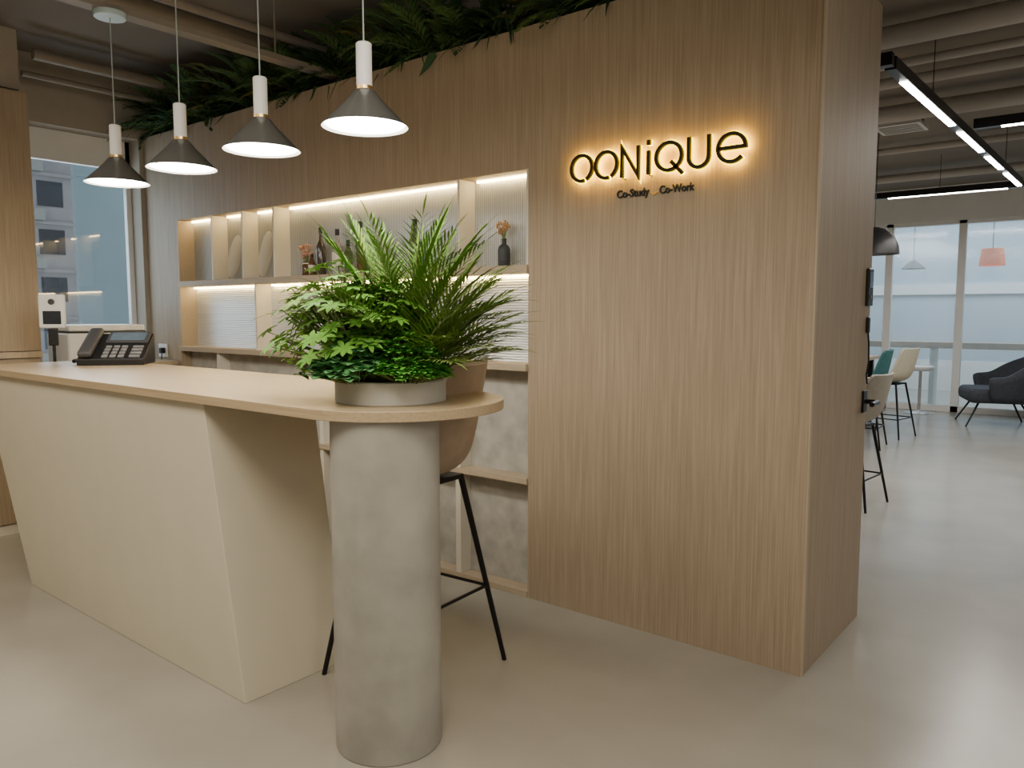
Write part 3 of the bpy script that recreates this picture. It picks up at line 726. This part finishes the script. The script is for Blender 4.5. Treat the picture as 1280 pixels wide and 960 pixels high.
MB().box(.18,.186,-.17,.17,.07,.11).build('paper_slot', M['dgrey'], pr)
MB().hexa([(.18,.10,.17),(.205,.10,.17),(.205,.24,.17),(.18,.24,.17),(.165,.10,.225),(.185,.10,.225),(.185,.24,.225),(.165,.24,.225)]).build('control_panel', M['keys'], pr)
so_ = thing('power_socket', 'white wall socket with black plug beside window end of shelf', 'socket', (-5.83, Y0, 1.13))
MB().box(-.065,.065,-.010,0,-.05,.05).build('plate', M['whitep'], so_, bevel=.003)
MB().box(.005,.045,-.045,-.010,-.022,.022).build('plug', M['black'], so_, bevel=.006)
MB().box(-.045,-.025,-.013,-.010,.0,.025).build('switch', M['white'], so_)
MB().tube([(.025,-.03,-.02),(.025,-.035,-.08),(.02,-.02,-.2)], .004, 6).build('cord', M['black'], so_)

# ------------------------------------------------------------------ phone and thermometer
ph = thing('desk_phone', 'wide black sloped office desk phone with handset on counter', 'telephone', (-4.56, 2.03, CT), R(50))
ph.scale = (1.25,1.25,1.2)
MB().hexa([(-.13,-.11,0),(.15,-.11,0),(.15,.10,0),(-.13,.10,0),(-.13,-.11,.03),(.15,-.11,.03),(.15,.10,.145),(-.13,.10,.145)]).build('base', M['black'], ph, bevel=.006)
sl = math.atan2(.115, .21)
T = Matrix.Translation((0,-.11,.03)) @ Matrix.Rotation(sl, 4, 'X')
MB().box(-.125,-.065,.0,.240,.004,.036,T).build('handset', M['dgrey'], ph, bevel=.014)
MB().box(-.04,.14,.135,.235,.0,.012,T).build('screen_bezel', M['dgrey'], ph, bevel=.003)
MB().box(-.025,.125,.150,.222,.012,.0135,T).build('screen', M['screen'], ph)
k_ = MB()
for i in range(4):
    for jn in range(3): k_.box(-.03+.034*jn,-.006+.034*jn,.012+.028*i,.030+.028*i,.0,.006,T)
for i in range(4): k_.box(.085,.13,.012+.028*i,.028+.028*i,.0,.006,T)
k_.build('keypad', M['keys'], ph)
cp = []
for i in range(90):
    f_ = i/89; a = f_*PI*2*14
    cp.append((-.145+.008*math.cos(a)-.01*math.sin(f_*PI), -.09+.14*f_, .02+.008*math.sin(a)))
MB().tube(cp, .0022, 5).build('cord', M['black'], ph)
th = thing('thermometer_stand', 'white infrared thermometer on black tripod beside counter end', 'thermometer', (-5.12, 1.92, 0), 0)
fz = Matrix.Rotation(R(62), 4, 'Z')
MB().box(-.07,.07,-.025,.025,1.325,1.53,fz).build('body', M['whitep'], th, bevel=.012)
MB().box(-.048,.048,-.028,-.025,1.35,1.43,fz).build('screen', M['dscreen'], th, bevel=.002)
MB().lathe([(0,0),(.018,0),(.018,.006),(.011,.006),(.011,.002),(0,.002)], seg=24, T=fz @ Matrix.Translation((0,-.024,1.485)) @ Matrix.Rotation(R(90),4,'X')).build('sensor', M['dgrey'], th, 40)
MB().box(-.026,.026,-.016,.016,1.22,1.325,fz).build('mount', M['black'], th, bevel=.006)
MB().tube([(0,0,.42),(0,0,1.22)], .009, 10).build('pole', M['black'], th, 60)
MB().lathe([(0,.38),(.022,.38),(.022,.46),(0,.46)], seg=16).build('hub', M['black'], th, 40)
for a in (-44, 76, 196):
    r_ = .46 if a == -44 else .36
    MB().tube([(.01*math.cos(R(a)),.01*math.sin(R(a)),.42),(r_*math.cos(R(a)),r_*math.sin(R(a)),.008)], .008, 8).build('leg', M['black'], th, 60)

# ------------------------------------------------------------------ buildings outside the window
bt = thing('tower_block', 'pale tiled tower block with dark windows outside the window', 'building', (-28, 8.5, -12))
MB().box(-3,2,-3,2.0,0,26).build('wall', M['tower'], bt)
for fl in range(9):
    z = 9.4+1.45*fl
    for y in (-.9, .05, 1.0):
        MB().box(1.98,2.03,y,y+.72,z,z+.75).build('window', M['twin'], bt)
    MB().box(2.0,2.30,.80,1.1,z-.45,z-.12).build('air_conditioner', M['steel'], bt)
    MB().box(2.0,2.12,-3,2.0,z-.55,z-.46).build('ledge', M['tower'], bt)
gt = thing('glass_tower', 'grey blue glass tower outside the right part of window', 'building', (-36, 16.6, -12))
MB().box(-4,3,-3.2,5,0,30).build('glazing', M['tglass'], gt)
mm = MB()
for k in range(3): mm.box(3,3.06,-3.2+3.4*k-.05,-3.2+3.4*k+.05,0,30)
mm.build('mullions', M['tmull'], gt)
mm = MB()
for k in range(5): mm.box(3,3.05,-3.2,5,6.3*k-.08,6.3*k+.08)
mm.build('spandrels', M['tmull'], gt)

# ------------------------------------------------------------------ lights and world
W = bpy.data.worlds.new('world'); S.world = W; W.use_nodes = True
bg = W.node_tree.nodes['Background']; bg.inputs['Color'].default_value = (.82,.89,.95,1); bg.inputs['Strength'].default_value = .95
def area(loc, sx_, sy_, e, col, rot=(0,0,0), spread=180):
    d = bpy.data.lights.new('area', 'AREA'); d.shape = 'RECTANGLE'; d.size = sx_; d.size_y = sy_; d.energy = e; d.color = col; d.spread = R(spread)
    o = bpy.data.objects.new('area_light', d); COL.objects.link(o); o.location = loc; o.rotation_euler = rot; return o
warm = (1, .89, .72)
area((-1.7, .35, 2.72), 2.6, .8, 48, warm, spread=168)
area((-4.2, .35, 2.72), 2.2, .8, 30, warm, spread=168)
area((0.4, -.8, 2.72), 1.2, 2.4, 32, warm, spread=180)
area((-1.0, 1.0, 2.55), .9, 1.2, 16, (1,.90,.75), (0, R(48), 0))  # added fill light softening the shade on the counter end facet
area((.9, 1.9, 2.0), 1.2, 1.2, 13, (1,.91,.78), (0, R(68), 0))  # added low fill for counter facet and partition side, no fixture here
area((2.0, 4.0, 2.72), .5, 3.0, 28, (1,.94,.86), spread=150)
area((-.6, 7.6, 2.70), 1.2, 4.0, 78, (1,.95,.88))
area((-3.4, 7.6, 2.70), 1.2, 4.0, 52, (1,.95,.88))
area((-1.5, 14.2, 3.5), 6, 2.0, 190, (.86,.94,1.0))
area((-6.6, 2.5, 1.9), 1.0, 1.6, 28, (.78,.88,1.0), (0, R(-90), 0))
